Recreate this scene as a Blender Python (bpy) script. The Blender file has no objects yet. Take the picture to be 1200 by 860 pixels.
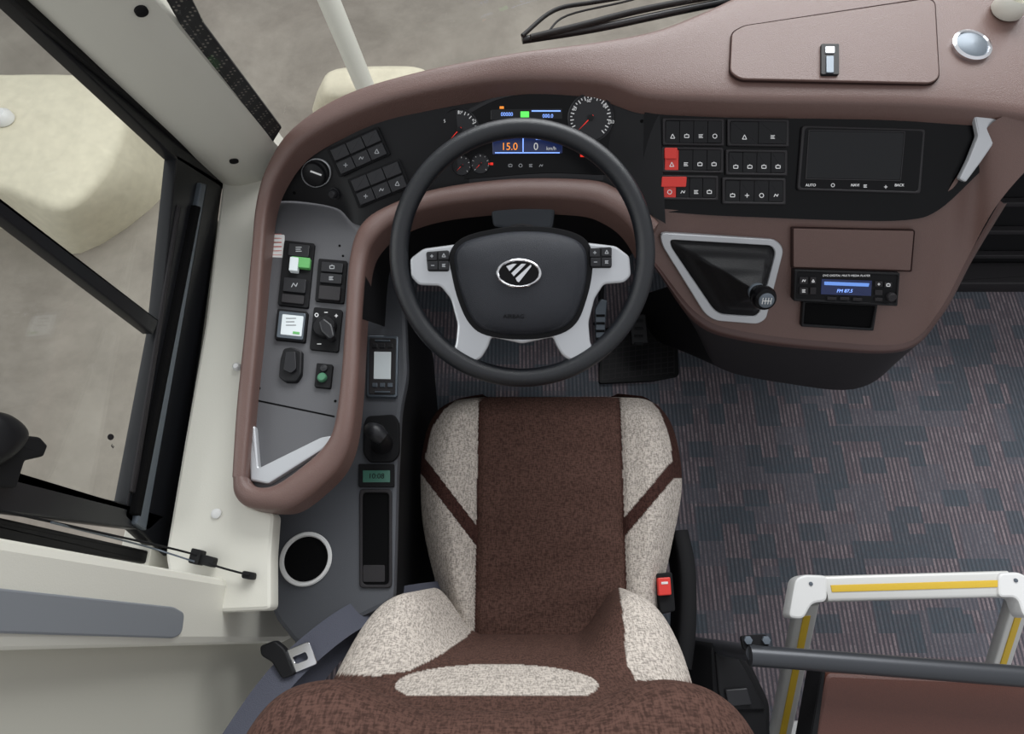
import bpy, bmesh, math, random
from mathutils import Vector, Matrix
from mathutils.bvhtree import BVHTree
random.seed(4)
F=730.0; PT=math.radians(68.5); C=Vector((0,0,1.74))
D=Vector((0,math.cos(PT),-math.sin(PT))); UP=Vector((0,math.sin(PT),math.cos(PT)))
sc=bpy.context.scene
cam=bpy.data.cameras.new("camera"); co=bpy.data.objects.new("camera",cam); sc.collection.objects.link(co)
co.location=C; co.rotation_euler=(math.pi/2-PT,0,0); cam.sensor_width=36; cam.lens=36*F/1200; cam.clip_start=.02; sc.camera=co
try: sc.view_settings.view_transform='Standard'
except Exception: pass

def ray(px,py): return D+Vector((1,0,0))*((px-600)/F)+UP*((430-py)/F)
def Z(px,py,z):
    r=ray(px,py); return C+r*((z-C.z)/r.z)
def proj(p):
    q=Vector(p)-C; d=q.dot(D); return 600+F*q.x/d, 430-F*q.dot(UP)/d
class PL:
    def __init__(s,p,n):
        s.p=Vector(p); s.n=Vector(n).normalized()
        a=Vector((1,0,0)) if abs(s.n.x)<.8 else Vector((0,1,0))
        s.e1=(a-s.n*a.dot(s.n)).normalized(); s.e2=s.n.cross(s.e1)
    def hit(s,px,py,off=0):
        r=ray(px,py); return C+r*((s.p+s.n*off-C).dot(s.n)/r.dot(s.n))
    def loc(s,px,py,off=0):
        q=s.hit(px,py,off)-s.p; return Vector((q.dot(s.e1),q.dot(s.e2)))
    def w(s,a,off=0): return s.p+s.e1*a[0]+s.e2*a[1]+s.n*off
def HZ(z): return PL((0,0,z),(0,0,1))
# ---------- materials
def lin(c):
    return tuple(((x/255)/12.92 if x/255<=.04045 else ((x/255+.055)/1.055)**2.4) for x in c)+(1,)
M={}
def mat(name,col,rough=.5,metal=0,bump=0,scale=300,var=0,emit=0,spec=.5,coat=0):
    m=bpy.data.materials.new(name); m.use_nodes=True; nt=m.node_tree; b=nt.nodes["Principled BSDF"]
    b.inputs["Base Color"].default_value=lin(col); b.inputs["Roughness"].default_value=rough; b.inputs["Metallic"].default_value=metal
    b.inputs["Specular IOR Level"].default_value=spec; b.inputs["Coat Weight"].default_value=coat
    if emit: b.inputs["Emission Color"].default_value=lin(col); b.inputs["Emission Strength"].default_value=emit
    tc=nt.nodes.new("ShaderNodeTexCoord"); no=nt.nodes.new("ShaderNodeTexNoise"); no.inputs["Scale"].default_value=scale; no.inputs["Detail"].default_value=4
    nt.links.new(tc.outputs["Object"],no.inputs["Vector"])
    if bump:
        bp=nt.nodes.new("ShaderNodeBump"); bp.inputs["Strength"].default_value=bump; bp.inputs["Distance"].default_value=.002
        nt.links.new(no.outputs["Fac"],bp.inputs["Height"]); nt.links.new(bp.outputs[0],b.inputs["Normal"])
    if var:
        mx=nt.nodes.new("ShaderNodeMix"); mx.data_type='RGBA'; c=lin(col)
        mx.inputs[6].default_value=tuple(x*(1-var) for x in c[:3])+(1,); mx.inputs[7].default_value=tuple(min(1,x*(1+var)) for x in c[:3])+(1,)
        mr=nt.nodes.new("ShaderNodeMapRange"); mr.inputs[1].default_value=.3; mr.inputs[2].default_value=.7
        nt.links.new(no.outputs["Fac"],mr.inputs[0]); nt.links.new(mr.outputs[0],mx.inputs[0]); nt.links.new(mx.outputs[2],b.inputs["Base Color"])
    M[name]=m; return m
BR=mat("brown_vinyl",(100,77,71),.42,bump=.35,scale=600,var=.06,spec=.5)
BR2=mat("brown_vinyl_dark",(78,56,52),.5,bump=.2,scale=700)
GP=mat("grey_plastic",(86,86,89),.5,bump=.15,scale=900,spec=.4)
GC=mat("grey_console",(76,78,83),.5,bump=.15,scale=900,spec=.4)
BK=mat("black_plastic",(23,23,25),.45,bump=.1,scale=900,spec=.22)
BG=mat("black_gloss",(8,8,10),.25,spec=.16)
BM=mat("black_matte",(19,19,21),.7,spec=.2)
CH=mat("charcoal_plastic",(39,37,39),.55,bump=.2,scale=800,spec=.3)
LE=mat("black_leather",(27,29,33),.32,bump=.25,scale=1500,spec=.5)
PD=mat("airbag_leather",(38,40,46),.5,bump=.5,scale=1200,spec=.35)
SV=mat("silver_paint",(186,188,191),.3,metal=.4,spec=.5)
CR_=mat("chrome",(225,225,228),.15,metal=1)
CM=mat("cream_plastic",(214,212,201),.45,bump=.08,scale=500,spec=.4)
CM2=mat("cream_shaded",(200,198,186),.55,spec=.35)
GI=mat("grey_insert",(126,130,135),.45)
RB=mat("rubber_black",(16,16,17),.6,spec=.3)
FR=mat("window_frame_black",(23,24,27),.35,spec=.45)
FM=mat("frame_metal",(96,104,112),.35,metal=.5)
GM=mat("printed_grey",(165,167,170),.6)
WH=mat("white_marking",(215,215,215),.6,emit=.15)
WM=mat("white_plastic",(222,222,220),.4)
RD=mat("red_switch",(206,48,38),.45)
RDE=mat("red_lit",(225,40,25),.5,emit=.6)
OR=mat("orange_lit",(240,140,50),.5,emit=.7)
GN=mat("green_lit",(90,230,90),.5,emit=.9)
GNP=mat("green_plastic",(96,168,96),.5)
BLU=mat("screen_blue",(22,34,74),.15,emit=.3)
BLT=mat("blue_lit_text",(130,170,255),.4,emit=1.0)
SC=mat("screen_dark",(12,13,16),.15,spec=.3)
LCD=mat("lcd_pale",(205,212,214),.2,emit=.1)
LCDG=mat("lcd_green",(70,112,98),.2)
YE=mat("yellow_strip",(214,178,52),.6,bump=.2,scale=300)
AL=mat("aluminium",(212,212,208),.4,metal=.25)
TB=mat("tube_grey",(62,64,68),.35,metal=.4)
LB=mat("brown_leatherette",(78,43,33),.5,bump=.3,scale=500,var=.08)
BELT=mat("belt_webbing",(74,76,88),.8,bump=.4,scale=600)
BLOCK=mat("cream_paint_weathered",(214,207,184),.8,bump=.2,scale=20,var=.06)
POLE=mat("pole_paint",(224,224,214),.5)
BUT=mat("button_black",(34,34,37),.4,spec=.35)
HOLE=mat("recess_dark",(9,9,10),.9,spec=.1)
SEAM=mat("panel_seam_dark",(52,38,36),.8,spec=.1)
GA=mat("gaiter_leather",(17,17,19),.5,bump=.3,scale=400,spec=.25)
def groundmat():
    m=bpy.data.materials.new("concrete_ground"); m.use_nodes=True; nt=m.node_tree; b=nt.nodes["Principled BSDF"]; b.inputs["Roughness"].default_value=.9
    tc=nt.nodes.new("ShaderNodeTexCoord"); n1=nt.nodes.new("ShaderNodeTexNoise"); n1.inputs["Scale"].default_value=1.3; n1.inputs["Detail"].default_value=10; n1.inputs["Roughness"].default_value=.7; n1.inputs["Distortion"].default_value=.25
    nt.links.new(tc.outputs["Object"],n1.inputs["Vector"])
    cr=nt.nodes.new("ShaderNodeValToRGB"); e=cr.color_ramp.elements; e[0].position=.28; e[0].color=lin((116,109,100)); e[1].position=.7; e[1].color=lin((160,153,142))
    nt.links.new(n1.outputs["Fac"],cr.inputs[0])
    nt.links.new(cr.outputs[0],b.inputs["Base Color"]); return m
GROUND=groundmat()
def carpetmat():
    m=bpy.data.materials.new("bus_carpet"); m.use_nodes=True; nt=m.node_tree; N=nt.nodes; L=nt.links; b=N["Principled BSDF"]; b.inputs["Roughness"].default_value=.75; b.inputs["Specular IOR Level"].default_value=.35
    tc=N.new("ShaderNodeTexCoord"); sx=N.new("ShaderNodeSeparateXYZ"); L.new(tc.outputs["Object"],sx.inputs[0])
    def math_(op,a,bv=None):
        n=N.new("ShaderNodeMath"); n.operation=op
        for i,v in enumerate((a,bv)):
            if v is None: continue
            if isinstance(v,(int,float)): n.inputs[i].default_value=v
            else: L.new(v,n.inputs[i])
        return n.outputs[0]
    X=sx.outputs[0];Y=sx.outputs[1]; PER=.0115
    st=math_('SINE',math_('MULTIPLY',X,2*math.pi/PER)); st=math_('GREATER_THAN',st,0)
    cmb=N.new("ShaderNodeCombineXYZ"); L.new(math_('FLOOR',math_('MULTIPLY',X,1/PER)),cmb.inputs[0]); L.new(math_('FLOOR',math_('MULTIPLY',Y,1/.028)),cmb.inputs[1])
    wn=N.new("ShaderNodeTexWhiteNoise"); wn.noise_dimensions='3D'; L.new(cmb.outputs[0],wn.inputs[0])
    def block(cx,cy,thr,seed):
        c2=N.new("ShaderNodeCombineXYZ"); L.new(math_('FLOOR',math_('MULTIPLY',X,1/cx)),c2.inputs[0]); L.new(math_('FLOOR',math_('MULTIPLY',Y,1/cy)),c2.inputs[1]); c2.inputs[2].default_value=seed
        w=N.new("ShaderNodeTexWhiteNoise"); L.new(c2.outputs[0],w.inputs[0]); return math_('GREATER_THAN',w.outputs[0],thr)
    bl=math_('MAXIMUM',block(.069,.046,.80,1.5),block(.046,.062,.86,7.5))
    bl2=block(.092,.055,.62,3.3)
    def mix(f,a,c):
        n=N.new("ShaderNodeMix"); n.data_type='RGBA'
        if isinstance(f,(int,float)): n.inputs[0].default_value=f
        else: L.new(f,n.inputs[0])
        for i,v in ((6,a),(7,c)):
            if isinstance(v,tuple): n.inputs[i].default_value=v
            else: L.new(v,n.inputs[i])
        return n.outputs[2]
    base=mix(wn.outputs[0],lin((112,100,105)),lin((142,129,132)))
    col=mix(st,lin((74,71,78)),base)
    teal=mix(st,lin((52,66,74)),lin((70,86,95)))
    col=mix(math_('MULTIPLY',bl2,.5),col,lin((84,90,99)))
    col=mix(math_('MULTIPLY',bl,.75),col,teal)
    no=N.new("ShaderNodeTexNoise"); no.inputs["Scale"].default_value=260; L.new(tc.outputs["Object"],no.inputs[0])
    nr=N.new("ShaderNodeMapRange"); nr.inputs[1].default_value=.35; nr.inputs[2].default_value=.7; nr.inputs[3].default_value=0; nr.inputs[4].default_value=.6; L.new(no.outputs["Fac"],nr.inputs[0])
    col=mix(nr.outputs[0],col,lin((78,74,80)))
    L.new(col,b.inputs["Base Color"])
    bp=N.new("ShaderNodeBump"); bp.inputs["Strength"].default_value=.4; bp.inputs["Distance"].default_value=.002; L.new(st,bp.inputs["Height"]); L.new(bp.outputs[0],b.inputs["Normal"])
    return m
CARPET=carpetmat()
def fabricmat():
    m=bpy.data.materials.new("seat_fabric"); m.use_nodes=True; nt=m.node_tree; N=nt.nodes; L=nt.links; b=N["Principled BSDF"]; b.inputs["Roughness"].default_value=.9; b.inputs["Specular IOR Level"].default_value=.12
    at=N.new("ShaderNodeAttribute"); at.attribute_name="Col"
    tc=N.new("ShaderNodeTexCoord")
    def wave(vec,sc_,ori):
        mp=N.new("ShaderNodeMapping"); mp.inputs["Scale"].default_value=vec; L.new(tc.outputs["Object"],mp.inputs[0])
        no=N.new("ShaderNodeTexNoise"); no.inputs["Scale"].default_value=sc_; no.inputs["Detail"].default_value=2; L.new(mp.outputs[0],no.inputs[0]); return no.outputs["Fac"]
    a=wave((1,.25,.25),480,0); c=wave((.25,1,1),480,0)
    ad=N.new("ShaderNodeMath"); ad.operation='ADD'; L.new(a,ad.inputs[0]); L.new(c,ad.inputs[1])
    mr=N.new("ShaderNodeMapRange"); mr.inputs[1].default_value=.8; mr.inputs[2].default_value=1.15; mr.inputs[3].default_value=.52; mr.inputs[4].default_value=1.15; L.new(ad.outputs[0],mr.inputs[0])
    vm=N.new("ShaderNodeVectorMath"); vm.operation='SCALE'; L.new(at.outputs["Color"],vm.inputs[0]); L.new(mr.outputs[0],vm.inputs[3]); L.new(vm.outputs[0],b.inputs["Base Color"])
    bp=N.new("ShaderNodeBump"); bp.inputs["Strength"].default_value=.25; bp.inputs["Distance"].default_value=.001; L.new(ad.outputs[0],bp.inputs["Height"]); L.new(bp.outputs[0],b.inputs["Normal"])
    return m
FAB=fabricmat(); CB=lin((81,59,52)); CE=lin((184,175,166)); CS=lin((64,42,37))
def glassmat(name,gl):
    m=bpy.data.materials.new(name); m.use_nodes=True; nt=m.node_tree; nt.nodes.clear()
    o=nt.nodes.new("ShaderNodeOutputMaterial"); t=nt.nodes.new("ShaderNodeBsdfTransparent"); t.inputs[0].default_value=(.95,.96,.95,1)
    g=nt.nodes.new("ShaderNodeBsdfGlossy"); g.inputs["Roughness"].default_value=.02; mx=nt.nodes.new("ShaderNodeMixShader"); mx.inputs[0].default_value=gl
    nt.links.new(t.outputs[0],mx.inputs[1]); nt.links.new(g.outputs[0],mx.inputs[2]); nt.links.new(mx.outputs[0],o.inputs[0]); return m
GLASS=glassmat("window_glass",.04)
def fritmat():
    m=bpy.data.materials.new("glass_dotted_border"); m.use_nodes=True; nt=m.node_tree; b=nt.nodes["Principled BSDF"]; b.inputs["Roughness"].default_value=.4
    tc=nt.nodes.new("ShaderNodeTexCoord"); v=nt.nodes.new("ShaderNodeTexVoronoi"); v.inputs["Scale"].default_value=150; v.inputs["Randomness"].default_value=0
    nt.links.new(tc.outputs["Object"],v.inputs["Vector"]); cr=nt.nodes.new("ShaderNodeValToRGB"); cr.color_ramp.interpolation='CONSTANT'
    cr.color_ramp.elements[0].color=lin((125,120,112)); cr.color_ramp.elements[1].color=lin((30,31,34)); cr.color_ramp.elements[1].position=.28
    nt.links.new(v.outputs["Distance"],cr.inputs[0]); nt.links.new(cr.outputs[0],b.inputs["Base Color"]); return m
FRIT=fritmat()
# ---------- object helpers
LOC={}
def tag(o,label=None,cat=None,group=None,kind=None):
    if label: o["label"]=label
    if cat: o["category"]=cat
    if group: o["group"]=group
    if kind: o["kind"]=kind
    return o
def empty(name,loc,label,cat,**k):
    o=bpy.data.objects.new(name,None); o.empty_display_size=.05; sc.collection.objects.link(o)
    o.location=loc; LOC[o.name]=Vector(loc); return tag(o,label,cat,**k)
def mk(name,V,Fc,m,par=None,smooth=True,ang=38,cols=None,recalc=True):
    V=[Vector(v) for v in V]
    lo=Vector([min(v[i] for v in V) for i in range(3)]); hi=Vector([max(v[i] for v in V) for i in range(3)]); c=(lo+hi)/2
    me=bpy.data.meshes.new(name); me.from_pydata([tuple(v-c) for v in V],[],Fc)
    if cols:
        a=me.color_attributes.new("Col",'FLOAT_COLOR','POINT')
        for i,cc in enumerate(cols): a.data[i].color=cc
    if recalc:
        bm=bmesh.new(); bm.from_mesh(me); bmesh.ops.recalc_face_normals(bm,faces=bm.faces); bm.to_mesh(me); bm.free()
    if smooth:
        for p in me.polygons: p.use_smooth=len(p.vertices)<=4
        me.set_sharp_from_angle(angle=math.radians(ang))
        for p in me.polygons:
            if len(p.vertices)>4: p.use_smooth=False
    me.materials.append(m); me.update()
    o=bpy.data.objects.new(name,me); sc.collection.objects.link(o)
    if par: o.parent=par; o.location=c-LOC[par.name]
    else: o.location=c
    LOC[o.name]=c; return o
def crv(P,n,closed=False):
    P=[Vector(p) for p in P]; k=len(P); out=[]
    g=lambda i:P[i%k] if closed else (P[i] if 0<=i<k else (P[0]*2-P[1] if i<0 else P[-1]*2-P[-2]))
    for i in range(k if closed else k-1):
        a,b,c,d=g(i-1),g(i),g(i+1),g(i+2)
        for j in range(n):
            t=j/n; out.append(.5*((2*b)+(c-a)*t+(2*a-5*b+4*c-d)*t*t+(3*b-a-3*c+d)*t**3))
    if not closed: out.append(P[-1].copy())
    return out
def rounded(P,r,seg=4):
    if r<=0: return P
    out=[];k=len(P)
    for i in range(k):
        c=P[i];a=P[i-1]-c;b=P[(i+1)%k]-c
        d=min(r,.48*a.length,.48*b.length); p0=c+a.normalized()*d; p2=c+b.normalized()*d
        for j in range(seg+1):
            t=j/seg; out.append(p0*(1-t)**2+c*2*t*(1-t)+p2*t*t)
    return out
def inset(P,d):
    k=len(P);out=[]
    for i in range(k):
        a=(P[i]-P[i-1]);b=(P[(i+1)%k]-P[i])
        if a.length<1e-9:a=b
        if b.length<1e-9:b=a
        n=(Vector((-a.y,a.x)).normalized()+Vector((-b.y,b.x)).normalized())
        if n.length<1e-6:n=Vector((-a.y,a.x))
        out.append(P[i]+n.normalized()*d)
    return out
def area(P): return sum(P[i-1].x*P[i].y-P[i].x*P[i-1].y for i in range(len(P)))/2
def prep(pts,pl,off,r,smooth,seg=4):
    P=[pl.loc(x,y,off) for x,y in pts]
    P=crv(P,5,True) if smooth else rounded(P,r,seg)
    if area(P)<0:P.reverse()
    return P
def rings(R,cap0=True,cap1=True):
    V=[];Fc=[];n=len(R[0])
    for r in R: V+=r
    for k in range(len(R)-1):
        for i in range(n):
            j=(i+1)%n; Fc.append((k*n+i,k*n+j,(k+1)*n+j,(k+1)*n+i))
    if cap0: Fc.append(tuple(range(n))[::-1])
    if cap1: Fc.append(tuple((len(R)-1)*n+i for i in range(n)))
    return V,Fc
def plate(name,pts,pl,th,m,par=None,r=.003,off=0,bev=.0008,smooth=False):
    P=prep(pts,pl,off+th,r,smooth); bev=min(bev,th*.9) if th>0 else 0
    Q=inset(P,bev*.3);R=inset(P,bev)
    V,Fc=rings([[pl.w(a,off) for a in P],[pl.w(a,off+th-bev) for a in P],[pl.w(a,off+th-bev*.3) for a in Q],[pl.w(a,off+th) for a in R]])
    return mk(name,V,Fc,m,par)
def ringp(name,outer,inner,pl,th,m,par=None,r=.003,off=0,r2=None,smooth=False):
    A=prep(outer,pl,off+th,r,smooth);B=prep(inner,pl,off+th,r if r2 is None else r2,smooth)
    b=min(th*.3,.0015)
    A2=inset(A,b);B2=inset(B,-b)
    Rr=[[pl.w(a,off) for a in A],[pl.w(a,off+th-b) for a in A],[pl.w(a,off+th) for a in A2],[pl.w(a,off+th) for a in B2],[pl.w(a,off+th-b) for a in B],[pl.w(a,off) for a in B]]
    V,Fc=rings(Rr+[Rr[0]],False,False)
    return mk(name,V,Fc,m,par)
def dome(name,pts,pl,h,m,par=None,off=0,side=.004,smooth=True,r=.004,n=10,p=2.2,cols=None):
    P=prep(pts,pl,off+h*.5,r,smooth); c=sum(P,Vector((0,0)))/len(P)
    R=[[pl.w(a,off-side) for a in P]]
    for i in range(n):
        s=1-i/n; hh=h*(1-s**p)**(1/p) if s<1 else 0
        R.append([pl.w(c+(a-c)*s,off+hh) for a in P])
    V,Fc=rings(R,True,False); k=len(V); V.append(pl.w(c,off+h)); nn=len(P)
    for i in range(nn): Fc.append((k-nn+i,k-nn+(i+1)%nn,k))
    return mk(name,V,Fc,m,par)
def lathe(name,pl,px,py,prof,m,par=None,off=0,seg=32,ctr=None):
    c=ctr if ctr is not None else pl.hit(px,py,off)
    R=[[c+(pl.e1*math.cos(2*math.pi*i/seg)+pl.e2*math.sin(2*math.pi*i/seg))*max(r,1e-5)+pl.n*h for i in range(seg)] for r,h in prof]
    V,Fc=rings(R); return mk(name,V,Fc,m,par,ang=45)
def tube(name,P,r,m,par=None,seg=12,n=6,sq=None):
    P=crv(P,n) if n>1 else [Vector(p) for p in P]; k=len(P)
    rr=r if isinstance(r,(list,tuple)) else [r]*k
    if len(rr)!=k: rr=[rr[min(len(rr)-1,int(i/(k-1)*(len(rr)-1)))]*(1-((i/(k-1)*(len(rr)-1))%1))+rr[min(len(rr)-1,int(i/(k-1)*(len(rr)-1))+1)]*((i/(k-1)*(len(rr)-1))%1) for i in range(k)]
    T=[(P[min(i+1,k-1)]-P[max(i-1,0)]).normalized() for i in range(k)]
    u=T[0].orthogonal().normalized()
    if abs(T[0].z)<.9: u=(Vector((0,0,1))-T[0]*T[0].z).normalized()
    R=[]
    for i in range(k):
        u=(u-T[i]*u.dot(T[i])).normalized(); v=T[i].cross(u)
        if sq:
            w,h=sq; row=[]
            for j in range(16):
                a=2*math.pi*j/16; cx,cy=math.cos(a),math.sin(a); e=.35
                row.append(P[i]+v*(w*math.copysign(abs(cx)**e,cx))+u*(h*math.copysign(abs(cy)**e,cy)))
            R.append(row)
        else: R.append([P[i]+(u*math.cos(2*math.pi*j/seg)+v*math.sin(2*math.pi*j/seg))*rr[i] for j in range(seg)])
    V,Fc=rings(R); return mk(name,V,Fc,m,par,ang=50)
def box(name,lo,hi,m,par=None,b=.004):
    pl=PL(((lo[0]+hi[0])/2,(lo[1]+hi[1])/2,lo[2]),(0,0,1)); w=(hi[0]-lo[0])/2;d=(hi[1]-lo[1])/2;h=hi[2]-lo[2]
    P=rounded([Vector((-w,-d)),Vector((w,-d)),Vector((w,d)),Vector((-w,d))],b)
    R=inset(P,b); V,Fc=rings([[pl.w(a,0) for a in P],[pl.w(a,h-b) for a in P],[pl.w(a,h-b*.3) for a in inset(P,b*.3)],[pl.w(a,h) for a in R]])
    return mk(name,V,Fc,m,par)
def loft(name,curves,n,mm,m,par=None,bv=True,ang=60,skirt=None):
    W=[crv([Z(*p) for p in c],n) for c in curves]; k=len(W[0])
    cols=[crv([w[i] for w in W],mm) for i in range(k)] if len(W)>2 else [[W[0][i].lerp(W[1][i],j/mm) for j in range(mm+1)] for i in range(k)]
    r=len(cols[0]); V=[p for c in cols for p in c]
    Fc=[(i*r+j,i*r+j+1,(i+1)*r+j+1,(i+1)*r+j) for i in range(k-1) for j in range(r-1)]
    bvh=BVHTree.FromPolygons([tuple(v) for v in V],Fc)
    o=mk(name,V,Fc,m,par,ang=ang); return o,bvh
def ribbon(name,O,I,n,m,par=None,crown=.012,p=2.0,skirt=.05,ms=14,zfun=None):
    A=crv([Z(*q) for q in O],n);B=crv([Z(*q) for q in I],n); V=[];k=len(A); sec=[]
    for j in range(ms+1): sec.append(.5-.5*math.cos(math.pi*j/ms))
    for a,b in zip(A,B):
        row=[a+Vector((0,0,-skirt))]
        for s in sec:
            q=a.lerp(b,s); e=abs(2*s-1); q.z+=crown*(max(0,1-e**p)**(1/p)); row.append(q)
        row.append(b+Vector((0,0,-skirt))); V+=row
    r=ms+3
    Fc=[(i*r+j,i*r+j+1,(i+1)*r+j+1,(i+1)*r+j) for i in range(k-1) for j in range(r-1)]
    Fc.append(tuple(range(r))); Fc.append(tuple((k-1)*r+i for i in range(r)))
    bvh=BVHTree.FromPolygons([tuple(v) for v in V],Fc)
    return mk(name,V,Fc,m,par,ang=60),bvh
def hitb(b,px,py):
    h=b.ray_cast(C,ray(px,py).normalized()); return h
def pa(b,px,py,w=20,h=20):
    if isinstance(b,PL): return PL(b.hit(px,py),b.n)
    c=hitb(b,px,py)
    if c[0] is None:
        print("MISS",px,py); return HZ(.8)
    q=[hitb(b,px+dx,py+dy)[0] for dx,dy in ((-w/2,0),(w/2,0),(0,-h/2),(0,h/2))]
    n=c[1]
    if all(x is not None for x in q):
        n=(q[1]-q[0]).cross(q[2]-q[3])
    if n.dot(ray(px,py))>0:n=-n
    return PL(c[0],n)
def rc(px,py,w,h,rot=0):
    a=math.radians(rot);return [(px+x*math.cos(a)-y*math.sin(a),py+x*math.sin(a)+y*math.cos(a)) for x,y in ((-w/2,-h/2),(w/2,-h/2),(w/2,h/2),(-w/2,h/2))]
def circ(px,py,rx,ry=None,n=16):
    ry=ry or rx; return [(px+rx*math.cos(2*math.pi*i/n),py+ry*math.sin(2*math.pi*i/n)) for i in range(n)]
def text(s,pl,px,py,hpx,m,par,off=.001,rot=0,name="lettering",th=.0003):
    c=pl.hit(px,py,off); dep=(c-C).dot(D); size=hpx*dep/F/.7
    cu=bpy.data.curves.new(name,'FONT'); cu.body=s; cu.size=size; cu.align_x='CENTER'; cu.align_y='CENTER'; cu.extrude=th
    t=bpy.data.objects.new(name,cu); sc.collection.objects.link(t); bpy.context.view_layer.update()
    me=bpy.data.meshes.new_from_object(t.evaluated_get(bpy.context.evaluated_depsgraph_get())); bpy.data.objects.remove(t)
    a=math.radians(-rot); e1=pl.e1*math.cos(a)+pl.e2*math.sin(a); e2=pl.n.cross(e1)
    V=[c+e1*v.co.x+e2*v.co.y+pl.n*v.co.z for v in me.vertices]; Fc=[tuple(p.vertices) for p in me.polygons]
    if not V: return
    return mk(name,V,Fc,m,par,smooth=False)
def icons(pl,lst,m,par,off,name="icon_marking",lw=.9):
    V=[];Fc=[]
    def poly(pts):
        k=len(V)
        for x,y in pts: V.append(pl.hit(x,y,off))
        Fc.append(tuple(range(k,k+len(pts))))
    def ln(x0,y0,x1,y1,w=lw):
        dx,dy=x1-x0,y1-y0;l=math.hypot(dx,dy) or 1;nx,ny=-dy/l*w/2,dx/l*w/2
        poly([(x0+nx,y0+ny),(x1+nx,y1+ny),(x1-nx,y1-ny),(x0-nx,y0-ny)])
    for px,py,k,s in lst:
        if k==0:
            P=circ(px,py,s*.5,n=8)
            for i in range(8): ln(*P[i],*P[(i+1)%8])
        elif k==1:
            ln(px-s/2,py,px+s/2,py); ln(px,py-s/2,px,py+s/2)
        elif k==2:
            P=[(px,py-s/2),(px+s/2,py+s/2),(px-s/2,py+s/2)]
            for i in range(3): ln(*P[i],*P[(i+1)%3])
        elif k==3:
            ln(px-s/2,py-s/3,px+s/2,py-s/3);ln(px-s/2,py,px+s/3,py);ln(px-s/2,py+s/3,px+s/2,py+s/3)
        elif k==4:
            P=[(px-s/2,py-s/3),(px+s/2,py-s/3),(px+s/2,py+s/3),(px-s/2,py+s/3)]
            for i in range(4): ln(*P[i],*P[(i+1)%4])
            ln(px,py-s/3,px,py-s*.6)
        elif k==5:
            ln(px-s/2,py+s/3,px-s/6,py-s/3);ln(px-s/6,py-s/3,px+s/4,py+s/4);ln(px+s/4,py+s/4,px+s/2,py-s/3)
        elif k==6: ln(px-s/2,py,px+s/2,py)
    return mk(name,V,Fc,m,par,smooth=False,recalc=False)

# =================== SETTING ===================
def quad(name,P,m,**k):
    o=mk(name,P,[tuple(range(len(P)))],m,smooth=False,recalc=False); tag(o,kind="structure",**k); return o
g=quad("ground",[(-9,-4,-1.3),(9,-4,-1.3),(9,12,-1.3),(-9,12,-1.3)],GROUND,label="dusty grey-brown concrete yard outside the bus")
fl=box("floor",(-.60,-1.2,-.05),(2.3,1.10,0),CARPET,b=.001); tag(fl,kind="structure",label="striped mauve carpet with dark teal blocks")
FW=[(-.60,.70),(-.58,.82),(-.50,.93),(-.34,1.01),(-.1,1.07),(.4,1.10),(1.2,1.11),(2.3,1.11)]
W=crv([Vector((x,y,0)) for x,y in FW],4); V=[];Fc=[]
for p in W: V+=[(p.x,p.y,-.9),(p.x,p.y,.62),(p.x+.0,p.y+.03,.62),(p.x,p.y+.03,-.9)]
for i in range(len(W)-1):
    for j in range(4): Fc.append((i*4+j,i*4+(j+1)%4,(i+1)*4+(j+1)%4,(i+1)*4+j))
o=mk("wall_front",V,Fc,BM); tag(o,kind="structure",label="dark front bulkhead of the bus below the windscreen")
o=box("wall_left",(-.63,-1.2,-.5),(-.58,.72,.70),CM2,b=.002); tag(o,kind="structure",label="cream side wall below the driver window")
sill=plate("trim_1",[(262,196),(312,190),(300,300),(290,400),(282,480),(280,560),(290,592),(322,600),(318,650),(318,715),(205,720),(193,650),(215,520),(240,380)],HZ(.695),.03,CM,r=.01,bev=.006); tag(sill,kind="structure",label="cream window sill beside the dashboard")
def A(px,py,x):
    return PL((x,0,0),(1,0,0)).hit(px,py)
l0=A(262,216,-.575); l1=A(28,-2,-.575); r0=Z(326,172,.80); r1=Z(180,-2,1.2)
dl=(l1-l0).normalized(); dr=(r1-r0).normalized()
l0=l0-dl*.12; r0=r0-dr*.10; l1=l1+dl*.8; r1=r1+dr*.8
V=[];nS=12
for t in (0,.2,.4,.6,.8,1):
    a=l0.lerp(l1,t);b=r0.lerp(r1,t)
    nn=(l1-l0).cross(b-a).normalized(); 
    if nn.y>0: nn=-nn
    for j in range(nS+1):
        s=j/nS; V.append(a.lerp(b,s)+nn*(.018*(1-abs(2*s-1)**4)))
    V.append(b-nn*.05); V.append(a-nn*.05)
r_=nS+3
Fc=[(i*r_+j,i*r_+(j+1)%r_,(i+1)*r_+(j+1)%r_,(i+1)*r_+j) for i in range(5) for j in range(r_)]
pil=mk("trim_2",V,Fc,CM); tag(pil,kind="structure",label="cream windscreen pillar trim")
PILL=BVHTree.FromPolygons([tuple(v) for v in V],Fc)
PP=pa(PILL,230,130,40,40)
for x,y in ((165,12),(274,188)):
    q=pa(PILL,x,y,10,10); lathe("screw_head",q,x,y,[(.008,0),(.008,.003),(.004,.005),(0,.005)],BM,pil,seg=16)
o=plate("trim_3",[(172,-40),(205,-40),(240,30),(330,150),(318,170),(230,62)],PL(PP.p-PP.n*.025,PP.n),.004,FRIT,r=.001); tag(o,kind="structure",label="black dotted glass border next to the pillar")
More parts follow.
